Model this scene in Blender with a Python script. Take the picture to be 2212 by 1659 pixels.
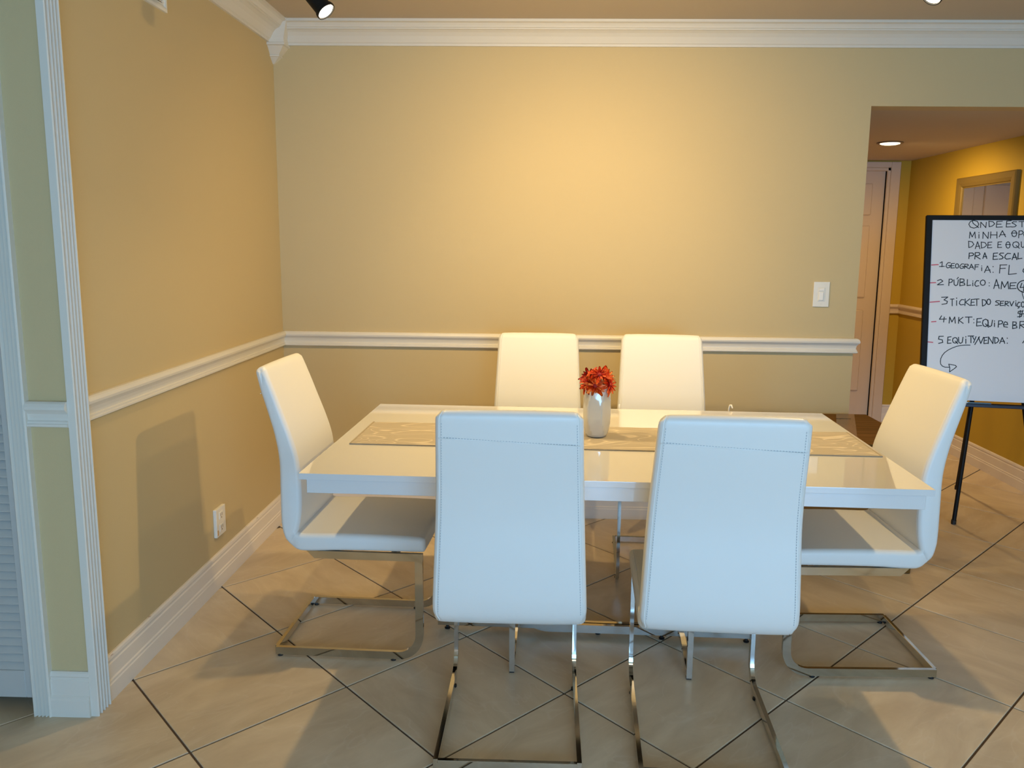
import bpy, bmesh, math, random
from mathutils import Vector, Matrix
random.seed(7)
C = bpy.context.scene.collection
for o in list(bpy.data.objects): bpy.data.objects.remove(o)
scn = bpy.context.scene
R = math.radians

# ---------------------------------------------------------------- camera
cd = bpy.data.cameras.new('camera'); cam = bpy.data.objects.new('camera', cd); C.objects.link(cam)
FPX, PW, PH = 1704.87, 2212, 1659
cd.sensor_fit = 'HORIZONTAL'; cd.sensor_width = 36; cd.lens = 36*FPX/PW
cd.shift_x = -29.27/PW; cd.shift_y = -42.17/PW
cd.clip_start = .05
pitch, yaw, roll = 0.1529, -0.0275, 0.0106
Fv = Vector((math.sin(yaw)*math.cos(pitch), math.cos(yaw)*math.cos(pitch), -math.sin(pitch)))
Rv = Vector((math.cos(yaw), -math.sin(yaw), 0)); Uv = Rv.cross(Fv)
R2 = Rv*math.cos(roll)+Uv*math.sin(roll); U2 = -Rv*math.sin(roll)+Uv*math.cos(roll)
M = Matrix((R2, U2, -Fv)).transposed().to_4x4(); M.translation = Vector((1.3646, -4.0147, 1.4329))
cam.matrix_world = M
scn.camera = cam

# ---------------------------------------------------------------- light and exposure
scn.view_settings.view_transform = 'Standard'; scn.view_settings.look = 'None'
scn.view_settings.gamma = 1; scn.view_settings.use_curve_mapping = False
scn.view_settings.exposure = 0.46
W = bpy.data.worlds.new('daylight'); scn.world = W; W.use_nodes = True
bg = W.node_tree.nodes['Background']; bg.inputs[0].default_value = (.42, .66, 1, 1); bg.inputs[1].default_value = 2.0
def area(name, loc, target, sx, sy, power, col):
    l = bpy.data.lights.new(name, 'AREA'); l.shape = 'RECTANGLE'; l.size = sx; l.size_y = sy; l.energy = power; l.color = col
    o = bpy.data.objects.new(name, l); C.objects.link(o); o.location = loc
    o.rotation_euler = (Vector(target)-Vector(loc)).to_track_quat('-Z', 'Y').to_euler(); return o
area('window_daylight', (2.45, -6.75, 1.25), (2.2, 0, 1.0), 3.2, 2.2, 104, (.31, .71, 1.24))

area('added_warm_fill', (1.9, -5.0, 2.40), (1.9, -4.9, 0), 1.2, .5, 7, (1, .74, .40))  # unseen warm fill added behind the camera to lift floor and shadows

def spot(name, loc, d, power, col, size=165, blend=1.0, rad=.02):
    l = bpy.data.lights.new(name, 'SPOT'); l.energy = power; l.color = col; l.spot_size = R(size); l.spot_blend = blend
    l.shadow_soft_size = rad
    o = bpy.data.objects.new(name, l); C.objects.link(o); o.location = loc
    o.rotation_euler = Vector(d).to_track_quat('-Z', 'Y').to_euler(); return o
WARM = (1.0, .70, .31)
HEADS = [((.606, -1.24, 2.193), (.65, -.15, -.75), 44, 172), ((1.28, -1.26, 2.275), (.04, .70, -.71), 29, 165),
         ((1.96, -1.30, 2.275), (-.18, .68, -.71), 27, 165), ((2.607, -1.24, 2.245), (-.60, -.30, -.74), 44, 172)]
HALL = (3.58, 1.36, 2.105)
spot('hall_downlight_lamp', (HALL[0], HALL[1], 2.085), (.34, .12, -.93), 66, (1, .68, .30), 165, 1.0, .05)

# ---------------------------------------------------------------- helpers
def mat(name, col, rough=.5, metal=0, emit=None, estr=0, coat=0, spec=None):
    m = bpy.data.materials.new(name); m.use_nodes = True
    b = m.node_tree.nodes['Principled BSDF']
    b.inputs['Base Color'].default_value = (*col, 1); b.inputs['Roughness'].default_value = rough; b.inputs['Metallic'].default_value = metal
    if coat: b.inputs['Coat Weight'].default_value = coat; b.inputs['Coat Roughness'].default_value = .03
    if spec is not None: b.inputs['Specular IOR Level'].default_value = spec
    if emit: b.inputs['Emission Color'].default_value = (*emit, 1); b.inputs['Emission Strength'].default_value = estr
    return m
def N(m, t, **kw):
    n = m.node_tree.nodes.new(t)
    for k, v in kw.items():
        if hasattr(n, k): setattr(n, k, v)
        else: n.inputs[k.replace('_', ' ')].default_value = v
    return n
def L(m, a, b): m.node_tree.links.new(a, b)
def B(m): return m.node_tree.nodes['Principled BSDF']
def bump(m, scale, strength, dist=.002, detail=3, coord='Object', xyz=None):
    tc = N(m, 'ShaderNodeTexCoord'); n = N(m, 'ShaderNodeTexNoise', Scale=scale, Detail=detail)
    src = tc.outputs[coord]
    if xyz:
        mp = N(m, 'ShaderNodeMapping'); mp.inputs['Scale'].default_value = xyz; L(m, src, mp.inputs[0]); src = mp.outputs[0]
    L(m, src, n.inputs['Vector'])
    bp = N(m, 'ShaderNodeBump', Strength=strength, Distance=dist); L(m, n.outputs[0], bp.inputs['Height']); L(m, bp.outputs[0], B(m).inputs['Normal'])
    return n
def mottle(m, a, b, scale, detail=4, lo=.35, hi=.65, coord='Object', xyz=None, dist=0):
    tc = N(m, 'ShaderNodeTexCoord'); n = N(m, 'ShaderNodeTexNoise', Scale=scale, Detail=detail, Distortion=dist)
    src = tc.outputs[coord]
    if xyz:
        mp = N(m, 'ShaderNodeMapping'); mp.inputs['Scale'].default_value = xyz; L(m, src, mp.inputs[0]); src = mp.outputs[0]
    L(m, src, n.inputs['Vector'])
    r = N(m, 'ShaderNodeValToRGB'); r.color_ramp.elements[0].position = lo; r.color_ramp.elements[1].position = hi
    r.color_ramp.elements[0].color = (*a, 1); r.color_ramp.elements[1].color = (*b, 1)
    L(m, n.outputs[0], r.inputs[0]); L(m, r.outputs[0], B(m).inputs['Base Color']); return r, n

def put(name, me, m, parent=None):
    o = bpy.data.objects.new(name, me); C.objects.link(o)
    if m and not me.materials: me.materials.append(m)
    if parent: o.parent = parent
    return o
def from_bm(name, bm, m, parent=None, smooth=None):
    me = bpy.data.meshes.new(name); bmesh.ops.recalc_face_normals(bm, faces=bm.faces); bm.to_mesh(me); bm.free()
    if smooth is not None:
        for p in me.polygons: p.use_smooth = True
        try: me.set_sharp_from_angle(angle=R(smooth))
        except Exception: pass
    return put(name, me, m, parent)
def bx(bm, a, b, bev=0, seg=1, mtx=None):
    g = bmesh.ops.create_cube(bm, size=1); vs = g['verts']
    for v in vs:
        v.co = Vector((a[i]+(b[i]-a[i])*(v.co[i]+.5) for i in range(3)))
    fs = list({f for v in vs for f in v.link_faces})
    if bev:
        es = list({e for v in vs for e in v.link_edges})
        r = bmesh.ops.bevel(bm, geom=es, offset=bev, segments=seg, affect='EDGES', profile=.6)
        vs = list({v for f in r['faces'] for v in f.verts} | {v for v in vs if v.is_valid})
    if mtx is not None:
        for v in vs: v.co = mtx @ v.co
    return vs
def box(name, a, b, m, parent=None, bev=0, seg=1, mtx=None):
    bm = bmesh.new(); bx(bm, a, b, bev, seg, mtx); return from_bm(name, bm, m, parent)
def boxes(name, L_, m, parent=None, bev=0):
    bm = bmesh.new()
    for a, b in L_: bx(bm, a, b, bev)
    return from_bm(name, bm, m, parent)
def tube(bm, pts, r, n=10, cap=True):
    pts = [Vector(p) for p in pts]; rings = []; rr = r if hasattr(r, '__len__') else [r]*len(pts)
    up = None
    for i, p in enumerate(pts):
        d = ((pts[min(i+1, len(pts)-1)]-p).normalized() + (p-pts[max(i-1, 0)]).normalized()).normalized()
        if up is None: up = d.orthogonal().normalized()
        else: up = (up - d*up.dot(d)).normalized()
        s = d.cross(up)
        rings.append([bm.verts.new(p + (up*math.cos(2*math.pi*k/n) + s*math.sin(2*math.pi*k/n))*rr[i]) for k in range(n)])
    for a, b in zip(rings, rings[1:]):
        for k in range(n): bm.faces.new((a[k], a[(k+1) % n], b[(k+1) % n], b[k]))
    if cap: bm.faces.new(rings[0][::-1]); bm.faces.new(rings[-1])
def lathe(bm, prof, n=24, o=(0, 0, 0), mtx=None):
    rings = []
    for r, z in prof:
        ring = [Vector((o[0]+max(r, 1e-5)*math.cos(2*math.pi*k/n), o[1]+max(r, 1e-5)*math.sin(2*math.pi*k/n), o[2]+z)) for k in range(n)]
        if mtx is not None: ring = [mtx @ v for v in ring]
        rings.append([bm.verts.new(v) for v in ring])
    for a, b in zip(rings, rings[1:]):
        for k in range(n): bm.faces.new((a[k], a[(k+1) % n], b[(k+1) % n], b[k]))
    bm.faces.new(rings[0][::-1]); bm.faces.new(rings[-1])
def sweep(name, prof, path, m, parent=None, d0=None, d1=None, side=1):
    """moulding: prof = (proud, z); path = (x, y) points on the wall; proud goes to `side` of travel; mitred, d0/d1 = neighbouring directions"""
    P = [Vector(p) for p in path]; dirs = [(b-a).normalized() for a, b in zip(P, P[1:])]
    bm = bmesh.new(); rings = []
    for i, p in enumerate(P):
        a = dirs[i-1] if i else (Vector(d0) if d0 else dirs[0]); b = dirs[i] if i < len(dirs) else (Vector(d1) if d1 else dirs[-1])
        na = Vector((-a.y, a.x))*side; nb = Vector((-b.y, b.x))*side
        mm = (na+nb); mm = mm/(mm.dot(na))
        rings.append([bm.verts.new((p.x+mm.x*q, p.y+mm.y*q, z)) for q, z in prof])
    k = len(prof)
    for a, b in zip(rings, rings[1:]):
        for j in range(k): bm.faces.new((a[j], a[(j+1) % k], b[(j+1) % k], b[j]))
    bm.faces.new(rings[0][::-1]); bm.faces.new(rings[-1])
    return from_bm(name, bm, m, parent)
def prism(name, poly, z0, z1, m, parent=None):
    bm = bmesh.new(); a = [bm.verts.new((x, y, z0)) for x, y in poly]; b = [bm.verts.new((x, y, z1)) for x, y in poly]; k = len(poly)
    for j in range(k): bm.faces.new((a[j], a[(j+1) % k], b[(j+1) % k], b[j]))
    bm.faces.new(a[::-1]); bm.faces.new(b); return from_bm(name, bm, m, parent)
def S(o, **kw):
    o['kind'] = 'structure'
    for k, v in kw.items(): o[k] = v
    return o
def thing(name, label, cat, loc=(0, 0, 0), rz=0, group=None):
    o = bpy.data.objects.new(name, None); C.objects.link(o); o.location = loc; o.rotation_euler = (0, 0, rz)
    o.empty_display_size = .1
    o['label'] = label; o['category'] = cat
    if group: o['group'] = group
    return o
def copy_tree(o, parent=None):
    c = o.copy(); C.objects.link(c)
    if parent: c.parent = parent
    for ch in list(o.children): copy_tree(ch, c)
    return c

# ---------------------------------------------------------------- materials
wallm = mat('tan wall paint', (.58, .455, .24), .75); bump(wallm, 420, .25, .0012, 2)
hallm = mat('warm lit hall wall paint', (.52, .345, .03), .7); bump(hallm, 420, .25, .0012, 2)  # warm hall light put into the wall colour
ceilm = mat('ceiling paint', (.55, .46, .34), .85); bump(ceilm, 150, .2, .002, 3)
trimm = mat('white trim gloss paint', (.73, .69, .60), .35)
basem = mat('scuffed white baseboard paint', (.78, .72, .62), .4)
r_, n_ = mottle(basem, (.35, .24, .2), (.80, .73, .63), 9, 6, .30, .36, xyz=(1, 1, 6)); r_.color_ramp.elements[0].position = .25; r_.color_ramp.elements[1].position = .29
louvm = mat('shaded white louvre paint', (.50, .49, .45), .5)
doorm = mat('cream door paint', (.66, .54, .42), .45)
grout = mat('dark grout', (.09, .06, .04), .9)
tilem = mat('beige porcelain tile', (.5, .4, .3), .3)
def make_tile(m):
    tc = N(m, 'ShaderNodeTexCoord'); oi = N(m, 'ShaderNodeObjectInfo')
    mp = N(m, 'ShaderNodeMapping'); mp.inputs['Scale'].default_value = (1, 2.6, 1)
    ad = N(m, 'ShaderNodeVectorMath', operation='MULTIPLY_ADD'); ad.inputs[1].default_value = (1, 1, 1)
    cb = N(m, 'ShaderNodeCombineXYZ'); mu = N(m, 'ShaderNodeMath', operation='MULTIPLY'); mu.inputs[1].default_value = 37
    L(m, oi.outputs['Random'], mu.inputs[0]); L(m, mu.outputs[0], cb.inputs[0]); L(m, mu.outputs[0], cb.inputs[1])
    L(m, tc.outputs['Object'], ad.inputs[0]); L(m, cb.outputs[0], ad.inputs[2]); L(m, ad.outputs[0], mp.inputs[0])
    n1 = N(m, 'ShaderNodeTexNoise', Scale=3.2, Detail=8, Roughness=.6, Distortion=.6); L(m, mp.outputs[0], n1.inputs['Vector'])
    r = N(m, 'ShaderNodeValToRGB'); e = r.color_ramp.elements
    e[0].position = .33; e[0].color = (.58, .455, .30, 1); e[1].position = .68; e[1].color = (.74, .61, .43, 1)
    L(m, n1.outputs[0], r.inputs[0])
    n2 = N(m, 'ShaderNodeTexNoise', Scale=2.0, Detail=3, Distortion=1.2); L(m, mp.outputs[0], n2.inputs['Vector'])
    v = N(m, 'ShaderNodeMath', operation='SUBTRACT'); v.inputs[1].default_value = .5; L(m, n2.outputs[0], v.inputs[0])
    ab = N(m, 'ShaderNodeMath', operation='ABSOLUTE'); L(m, v.outputs[0], ab.inputs[0])
    rr = N(m, 'ShaderNodeValToRGB'); rr.color_ramp.elements[0].position = 0; rr.color_ramp.elements[0].color = (.2, .2, .2, 1); rr.color_ramp.elements[1].position = .012; rr.color_ramp.elements[1].color = (0, 0, 0, 1)
    L(m, ab.outputs[0], rr.inputs[0])
    mx = N(m, 'ShaderNodeMixRGB'); mx.inputs[2].default_value = (.80, .72, .60, 1); L(m, rr.outputs[0], mx.inputs[0]); L(m, r.outputs[0], mx.inputs[1])
    hs = N(m, 'ShaderNodeHueSaturation'); mr = N(m, 'ShaderNodeMapRange'); mr.inputs[3].default_value = .92; mr.inputs[4].default_value = 1.07
    L(m, oi.outputs['Random'], mr.inputs[0]); L(m, mr.outputs[0], hs.inputs['Value']); L(m, mx.outputs[0], hs.inputs['Color']); L(m, hs.outputs[0], B(m).inputs['Base Color'])
    bp = N(m, 'ShaderNodeBump', Strength=.30, Distance=.004); L(m, n1.outputs[0], bp.inputs['Height']); L(m, bp.outputs[0], B(m).inputs['Normal'])
    r3 = N(m, 'ShaderNodeMapRange'); r3.inputs[3].default_value = .22; r3.inputs[4].default_value = .42; L(m, n1.outputs[0], r3.inputs[0]); L(m, r3.outputs[0], B(m).inputs['Roughness'])
make_tile(tilem)
vinyl = mat('white leatherette', (.78, .77, .72), .42); bump(vinyl, 900, .12, .0006, 2)
seamm = mat('grey stitching', (.42, .44, .44), .7)
chrome = mat('polished steel', (.62, .60, .55), .07, 1)
blackp = mat('black plastic glide', (.01, .01, .01), .5)
gloss = mat('white high gloss lacquer', (.68, .67, .65), .07, coat=1.0)
blackm = mat('black satin metal', (.005, .005, .005), .55, spec=.25)
plate = mat('white switch plastic', (.78, .75, .66), .3)
whitep = mat('white plastic', (.85, .82, .75), .35)
wbm = mat('whiteboard enamel', (.80, .83, .87), .3)
inkm = mat('black marker ink', (.012, .016, .02), .5)
redm = mat('red marker ink', (.62, .08, .13), .5)
lensm = mat('lit lamp lens', (1, 1, 1), .3, emit=(1, .86, .62), estr=12)
card = mat('brown cardboard', (.20, .10, .035), .9, spec=.12); mottle(card, (.12, .058, .012), (.17, .082, .020), 6, 5, xyz=(1, 9, 3))
tapem = mat('clear packing tape', (.17, .10, .06), .25, spec=.3)
framem = mat('gilt mirror frame', (.20, .135, .03), .5, .2); bump(framem, 90, .5, .002, 4)
mirm = mat('mirror glass', (.82, .83, .82), .02, 1)
petm = mat('orange red petal', (.8, .08, .02), .5)
def petal_mat(m, a, b):
    tc = N(m, 'ShaderNodeTexCoord'); sp = N(m, 'ShaderNodeSeparateXYZ'); L(m, tc.outputs['Generated'], sp.inputs[0])
    r = N(m, 'ShaderNodeValToRGB'); r.color_ramp.elements[0].color = (*a, 1); r.color_ramp.elements[1].color = (*b, 1)
    r.color_ramp.elements[0].position = .2; r.color_ramp.elements[1].position = .85
    L(m, sp.outputs[0], r.inputs[0]); L(m, r.outputs[0], B(m).inputs['Base Color'])
petal_mat(petm, (.72, .018, .006), (1.0, .20, .035))
petr = mat('deep red petal', (.5, .01, .01), .5); petal_mat(petr, (.40, .005, .008), (.62, .03, .012))
peto = mat('light orange petal', (.9, .25, .04), .5); petal_mat(peto, (.95, .13, .02), (1.0, .38, .08))
leafm = mat('dark green foliage', (.012, .016, .008), .6)
vasem = mat('pearl white glazed ceramic', (.66, .66, .62), .12, .15, coat=.7)
glassm = bpy.data.materials.new('window glass'); glassm.use_nodes = True
nt = glassm.node_tree; nt.nodes.clear()
o_ = nt.nodes.new('ShaderNodeOutputMaterial'); t_ = nt.nodes.new('ShaderNodeBsdfTransparent'); g_ = nt.nodes.new('ShaderNodeBsdfGlossy'); mx_ = nt.nodes.new('ShaderNodeMixShader')
mx_.inputs[0].default_value = .06; g_.inputs['Roughness'].default_value = .02
nt.links.new(t_.outputs[0], mx_.inputs[1]); nt.links.new(g_.outputs[0], mx_.inputs[2]); nt.links.new(mx_.outputs[0], o_.inputs[0])

# ---------------------------------------------------------------- the room
XE, CZ, SZ, HX, HY, YF = 2.9163, 2.475, 2.105, 4.22, 2.48, -6.5
YL, XL = -1.84, -1.7
fl = S(box('floor', (XL-.1, YF-.1, -.10), (HX+.1, HY+.1, -.004), grout))
tv = []; s2 = .5-.0065; bmt = bmesh.new(); bx(bmt, (-s2/2, -s2/2, -.012), (s2/2, s2/2, 0))
for e in [e for e in bmt.edges if all(v.co.z > -.001 for v in e.verts)]: e.select = True
bmesh.ops.bevel(bmt, geom=[e for e in bmt.edges if all(v.co.z > -.001 for v in e.verts)], offset=.0014, segments=1, affect='EDGES')
tile_me = bpy.data.meshes.new('tile'); bmt.to_mesh(tile_me); bmt.free(); tile_me.materials.append(tilem)
ta = -.0082+math.pi/4; cu, su = math.cos(ta), math.sin(ta)
def free(x, y, e=.0):
    return (XL-e < x < HX+e and YF-e < y < YL+e) or (-e < x < HX+e and YL < y < e) or (XE-e < x < HX+e and -.01 < y < HY+e) or (-.9-e < x < -.1+e and YL < y < -1.1+e)
for i in range(-22, 22):
    for j in range(-22, 22):
        a, b = i+.5, j+.5
        X = 1.4355+.5*(a*cu+b*su); Y = -1.6596+.5*(a*su-b*cu)
        if not (free(X, Y, .30)): continue
        t = bpy.data.objects.new('tile', tile_me); C.objects.link(t); t.location = (X, Y, random.uniform(-.0004, 0)); t.rotation_euler = (0, 0, ta + (math.pi/2)*random.randint(0, 3)); t.parent = fl
S(boxes('wall_back', [((-.117, 0, 0), (XE, .12, CZ)), ((XE, 0, SZ), (HX, .12, CZ))], wallm))
S(box('wall_left', (-.117, YL, 0), (0, 0, CZ), wallm))
S(boxes('wall_closet', [((XL, YL, 0), (-.815, YL+.12, CZ)), ((-.815, YL, 2.075), (-.117, YL+.12, CZ))], wallm))
S(box('wall_closet_back', (XL, -1.2, 0), (-.117, -1.1, CZ), wallm))
S(box('wall_side', (XL-.1, YF, 0), (XL, -1.1, CZ), wallm))
S(box('wall_right', (HX, YF, 0), (HX+.1, 0, CZ), wallm))
S(boxes('wall_front', [((XL, YF-.1, 0), (.6, YF, CZ)), ((4.0, YF-.1, 0), (HX, YF, CZ)), ((.6, YF-.1, 2.2), (4.0, YF, CZ))], wallm))
S(box('wall_hall_left', (XE-.12, .12, 0), (XE, HY, SZ), hallm))
S(box('wall_hall_right', (HX, 0, 0), (HX+.1, HY, SZ), hallm))
S(boxes('wall_hall_back', [((XE-.12, HY, 0), (3.245, HY+.1, SZ)), ((4.035, HY, 0), (HX+.1, HY+.1, SZ)), ((3.245, HY, 2.03), (4.035, HY+.1, SZ))], hallm))
S(box('ceiling', (XL-.1, YF-.1, CZ), (HX+.1, .12, CZ+.08), ceilm))
S(box('ceiling', (XE-.12, .12, SZ), (HX+.1, HY+.1, SZ+.08), ceilm))
w1 = S(box('window_1', (.6, YF-.08, 0), (4.0, YF-.02, .05), trimm), label='wide sliding glass window behind the camera')
boxes('window_frame', [((.6, YF-.08, 2.14), (4.0, YF-.02, 2.2)), ((.6, YF-.08, .05), (.66, YF-.02, 2.14)), ((3.94, YF-.08, .05), (4.0, YF-.02, 2.14)), ((2.26, YF-.08, .05), (2.34, YF-.02, 2.14))], trimm, w1)
box('pane', (.66, YF-.053, .05), (2.26, YF-.047, 2.14), glassm, w1); box('pane', (2.34, YF-.053, .05), (3.94, YF-.047, 2.14), glassm, w1)

RAIL = [(0, .972), (.014, .972), (.020, .967), (.0245, .958), (.0235, .950), (.018, .944), (.012, .936), (.0095, .925), (.0095, .917), (.0135, .914), (.0135, .908), (.0165, .906), (.0165, .900), (.012, .897), (0, .897)]
BASE = [(0, .142), (.006, .142), (.010, .137), (.0115, .128), (.009, .124), (.009, .118), (.012, .114), (.012, .068), (.0155, .064), (.0155, .056), (.018, .052), (.018, .0), (0, .0)]
CROWN = [(0, 2.372), (.012, 2.372), (.012, 2.382), (.018, 2.386), (.024, 2.396), (.034, 2.412), (.048, 2.426), (.062, 2.434), (.070, 2.436), (.070, 2.441), (.076, 2.443), (.080, 2.450), (.088, 2.459), (.096, 2.462), (.102, 2.463), (.102, CZ), (0, CZ)]
S(sweep('trim_1', RAIL, [(0, -1.78), (0, 0), (XE, 0), (XE, .12)], trimm, side=-1), label='white chair rail moulding along the dining walls')
S(sweep('baseboard_left', BASE, [(0, -1.78), (0, 0)], basem, d1=(1, 0), side=-1))
S(sweep('baseboard_back', BASE, [(0, 0), (XE, 0), (XE, .12)], basem, d0=(0, 1), side=-1))
S(sweep('trim_2', CROWN, [(0, -1.84), (0, 0), (HX, 0)], trimm, side=-1), label='white crown moulding')
def loft_sq(bm, lv):
    rings = []
    for z, w in lv: rings.append([bm.verts.new(p) for p in ((0, 0, z), (0, -w, z), (w, -w, z), (w, 0, z))])
    for a, b in zip(rings, rings[1:]):
        for k in range(4): bm.faces.new((a[k], a[(k+1) % 4], b[(k+1) % 4], b[k]))
    bm.faces.new(rings[0][::-1]); bm.faces.new(rings[-1])
bm = bmesh.new(); loft_sq(bm, [(2.286, .008), (2.312, .040), (2.314, .046), (2.319, .047), (2.321, .044), (2.357, .076), (2.360, .085), (2.368, .086), (2.372, .082), (2.395, .082), (CZ, .108)])
S(from_bm('trim_3', bm, trimm), label='white pointed corner block under the crown moulding')
def flutes(u0, u1, n, d0, d1, depth=.006):
    """points across a fluted casing: (position, proud)"""
    pts = [(u0, d0), (u0, d1-.003), (u0+.003, d1)]; w = (u1-u0-.010)/n
    for k in range(n):
        a = u0+.005+k*w
        for q in range(1, 6): pts.append((a+.0015+(w-.003)*q/6, d1-depth*math.sin(math.pi*q/6)**.55))
        pts.append((a+w-.0008, d1))
    pts += [(u1-.003, d1), (u1, d1-.003), (u1, d0)]; return pts
S(prism('trim_4', [(p, u) for u, p in flutes(-1.850, -1.780, 4, 0, .024, .014)], 0, 2.40, trimm), label='white fluted casing on the end of the left wall')
S(prism('trim_5', [(u, YL+.012-p) for u, p in flutes(-.172, -.117, 4, 0, .034, .012)], 0, 2.10, trimm), label='white fluted casing beside the louvred door')
S(sweep('trim_6', RAIL, [(-.117, YL), (0.0, YL)], trimm, side=-1), label='short piece of white chair rail between the fluted casings')
S(sweep('baseboard_side', BASE, [(-.117, YL), (0.0, YL)], trimm, side=-1))
S(box('trim_7', (-.86, YL-.018, 2.04), (-.117, YL+.01, 2.11), trimm, bev=.003), label='white head casing over the louvred doors')
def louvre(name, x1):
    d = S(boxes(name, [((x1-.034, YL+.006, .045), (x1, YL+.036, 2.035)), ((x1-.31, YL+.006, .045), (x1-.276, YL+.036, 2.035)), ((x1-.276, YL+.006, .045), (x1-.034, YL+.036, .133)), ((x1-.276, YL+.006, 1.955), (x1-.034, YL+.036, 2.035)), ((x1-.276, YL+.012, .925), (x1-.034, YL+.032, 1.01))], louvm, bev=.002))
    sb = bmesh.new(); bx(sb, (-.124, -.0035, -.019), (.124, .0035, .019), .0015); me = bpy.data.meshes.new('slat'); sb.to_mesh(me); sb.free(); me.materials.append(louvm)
    z = .149
    while z < 1.95:
        if not .915 < z < 1.02:
            s = bpy.data.objects.new('slat', me); C.objects.link(s); s.parent = d; s.location = (x1-.155, YL+.021, z); s.rotation_euler = (R(-38), 0, 0)
        z += .0263
    return d
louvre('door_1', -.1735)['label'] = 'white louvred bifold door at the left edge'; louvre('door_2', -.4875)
# hall: door, rails, baseboards
CAS = .09
d3 = S(box('door_3', (3.245, HY+.02, .01), (4.035, HY+.08, 2.03), doorm, bev=.002), label='cream panelled door at the end of the hall')
for z0, z1 in ((1.68, 1.93), (1.02, 1.60), (.25, .92)):
    for xa, xb in ((3.34, 3.60), (3.68, 3.94)):
        p = box('panel', (xa, HY+.010, z0), (xb, HY+.022, z1), doorm, d3, bev=.008)
bm = bmesh.new(); tube(bm, [(3.31, HY-.045, 1.0), (3.31, HY+.02, 1.0)], [.026, .012]); from_bm('knob', bm, chrome, d3, 40)
S(boxes('trim_8', [((4.035, HY-.018, 0), (4.06, HY+.03, 2.05)), ((3.22, HY-.018, 0), (3.245, HY+.03, 2.05)), ((3.22, HY-.018, 2.025), (4.06, HY+.03, 2.05)), ((4.06, HY-.024, 0), (4.135, HY, 2.095)), ((3.145, HY-.024, 0), (3.22, HY, 2.095)), ((3.22, HY-.024, 2.05), (4.06, HY, 2.095))], doorm, bev=.004), label='cream door casing at the end of the hall')
S(sweep('trim_9', RAIL, [(4.135, HY), (HX, HY), (HX, 0.001)], doorm, side=-1), label='cream chair rail in the hall')
S(sweep('baseboard_hall', BASE, [(4.135, HY), (HX, HY), (HX, 0.0)], basem, side=-1))
S(sweep('baseboard_right', BASE, [(HX, 0.0), (HX, YF)], basem, side=-1))
dl = thing('recessed_downlight', 'lit round recessed light in the low hall ceiling', 'light', (HALL[0], HALL[1], SZ))
bm = bmesh.new(); lathe(bm, [(.060, 0), (.078, 0), (.082, -.004), (.080, -.008), (.062, -.007), (.060, -.002)], 40)
from_bm('trim_ring', bm, mat('bronze ring', (.20, .12, .06), .4), dl, 40)
bm = bmesh.new(); lathe(bm, [(.061, -.001), (.060, -.010), (.045, -.014), (.02, -.0155)], 40); from_bm('lens', bm, mat('lit diffuser', (1, 1, 1), .4, emit=(1, .82, .50), estr=3), dl, 60)

# ---------------------------------------------------------------- mirror in the hall
mr = thing('wall_mirror', 'gilt framed mirror on the warm-lit hall wall above the whiteboard', 'mirror', (HX, 1.335, 1.50))
def ring_frame(w, h, fw, d):
    bm = bmesh.new(); rings = []
    for q, p in ((0, 0), (0, d*.8), (.008, d), (fw*.55, d*.9), (fw-.012, d*.7), (fw-.006, d*.45), (fw, d*.45), (fw, 0)):
        rings.append([bm.verts.new((-p, sy*(w/2-q), sz*(h/2-q))) for sy, sz in ((-1, -1), (1, -1), (1, 1), (-1, 1))])
    rings.append(rings[0])
    for a, b in zip(rings, rings[1:]):
        for k in range(4): bm.faces.new((a[k], a[(k+1) % 4], b[(k+1) % 4], b[k]))
    return bm
from_bm('mirror_frame', ring_frame(.71, .81, .072, .03), framem, mr)
box('mirror_glass', (-.010, -.284, -.334), (-.004, .284, .334), mirm, mr)

# ---------------------------------------------------------------- wall plates
sw = thing('light_switch', 'white dimmer switch on the tan wall above the chair rail', 'switch', (2.735, 0, 1.193))
box('cover_plate', (-.0395, -.006, -.0625), (.0395, 0, .0625), plate, sw, .002, 2)
box('dimmer_bezel', (-.018, -.0085, -.034), (.018, -.005, .034), plate, sw, .001)
box('paddle', (-.013, -.0125, -.030), (.010, -.008, .012), whitep, sw, .002)
box('dimmer_slide', (-.013, -.0115, .016), (.013, -.008, .029), whitep, sw, .0015)
for z in (-.048, .048):
    bm = bmesh.new(); tube(bm, [(0, -.005, z), (0, -.0072, z)], .0032, 12); from_bm('screw', bm, plate, sw, 30)
ou = thing('wall_outlet', 'white outlet plate low on the left wall above the baseboard', 'outlet', (0, -.893, .272))
box('cover_plate', (0, -.046, -.060), (.014, .046, .060), plate, ou, .003, 2)
slot = mat('outlet slot', (.16, .12, .09), .8)
for z in (-.026, .026):
    r0 = box('receptacle', (.0125, -.019, z-.016), (.0160, .019, z+.016), plate, ou, .002)
    for y in (-.007, .007): box('slot', (.0155, y-.0016, z-.003), (.0163, y+.0016, z+.009), slot, r0)
    box('ground_slot', (.0155, -.003, z-.012), (.0163, .003, z-.0065), slot, r0)
box('indicator', (.0135, -.040, -.052), (.0146, -.032, -.030), mat('amber indicator', (.6, .30, .06), .5), ou)
ve = thing('air_vent', 'white air vent cover high on the left wall', 'vent', (0, -1.33, 2.292))
bm = ring_frame(.43, .145, .026, .012)
vf = from_bm('vent_frame', bm, plate, ve); vf.rotation_euler = (0, 0, math.pi)
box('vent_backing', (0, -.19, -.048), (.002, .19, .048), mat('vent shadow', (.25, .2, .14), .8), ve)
vb = bmesh.new(); bx(vb, (-.006, -.19, -.0012), (.006, .19, .0012)); vme = bpy.data.meshes.new('slat'); vb.to_mesh(vme); vb.free(); vme.materials.append(plate)
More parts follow.
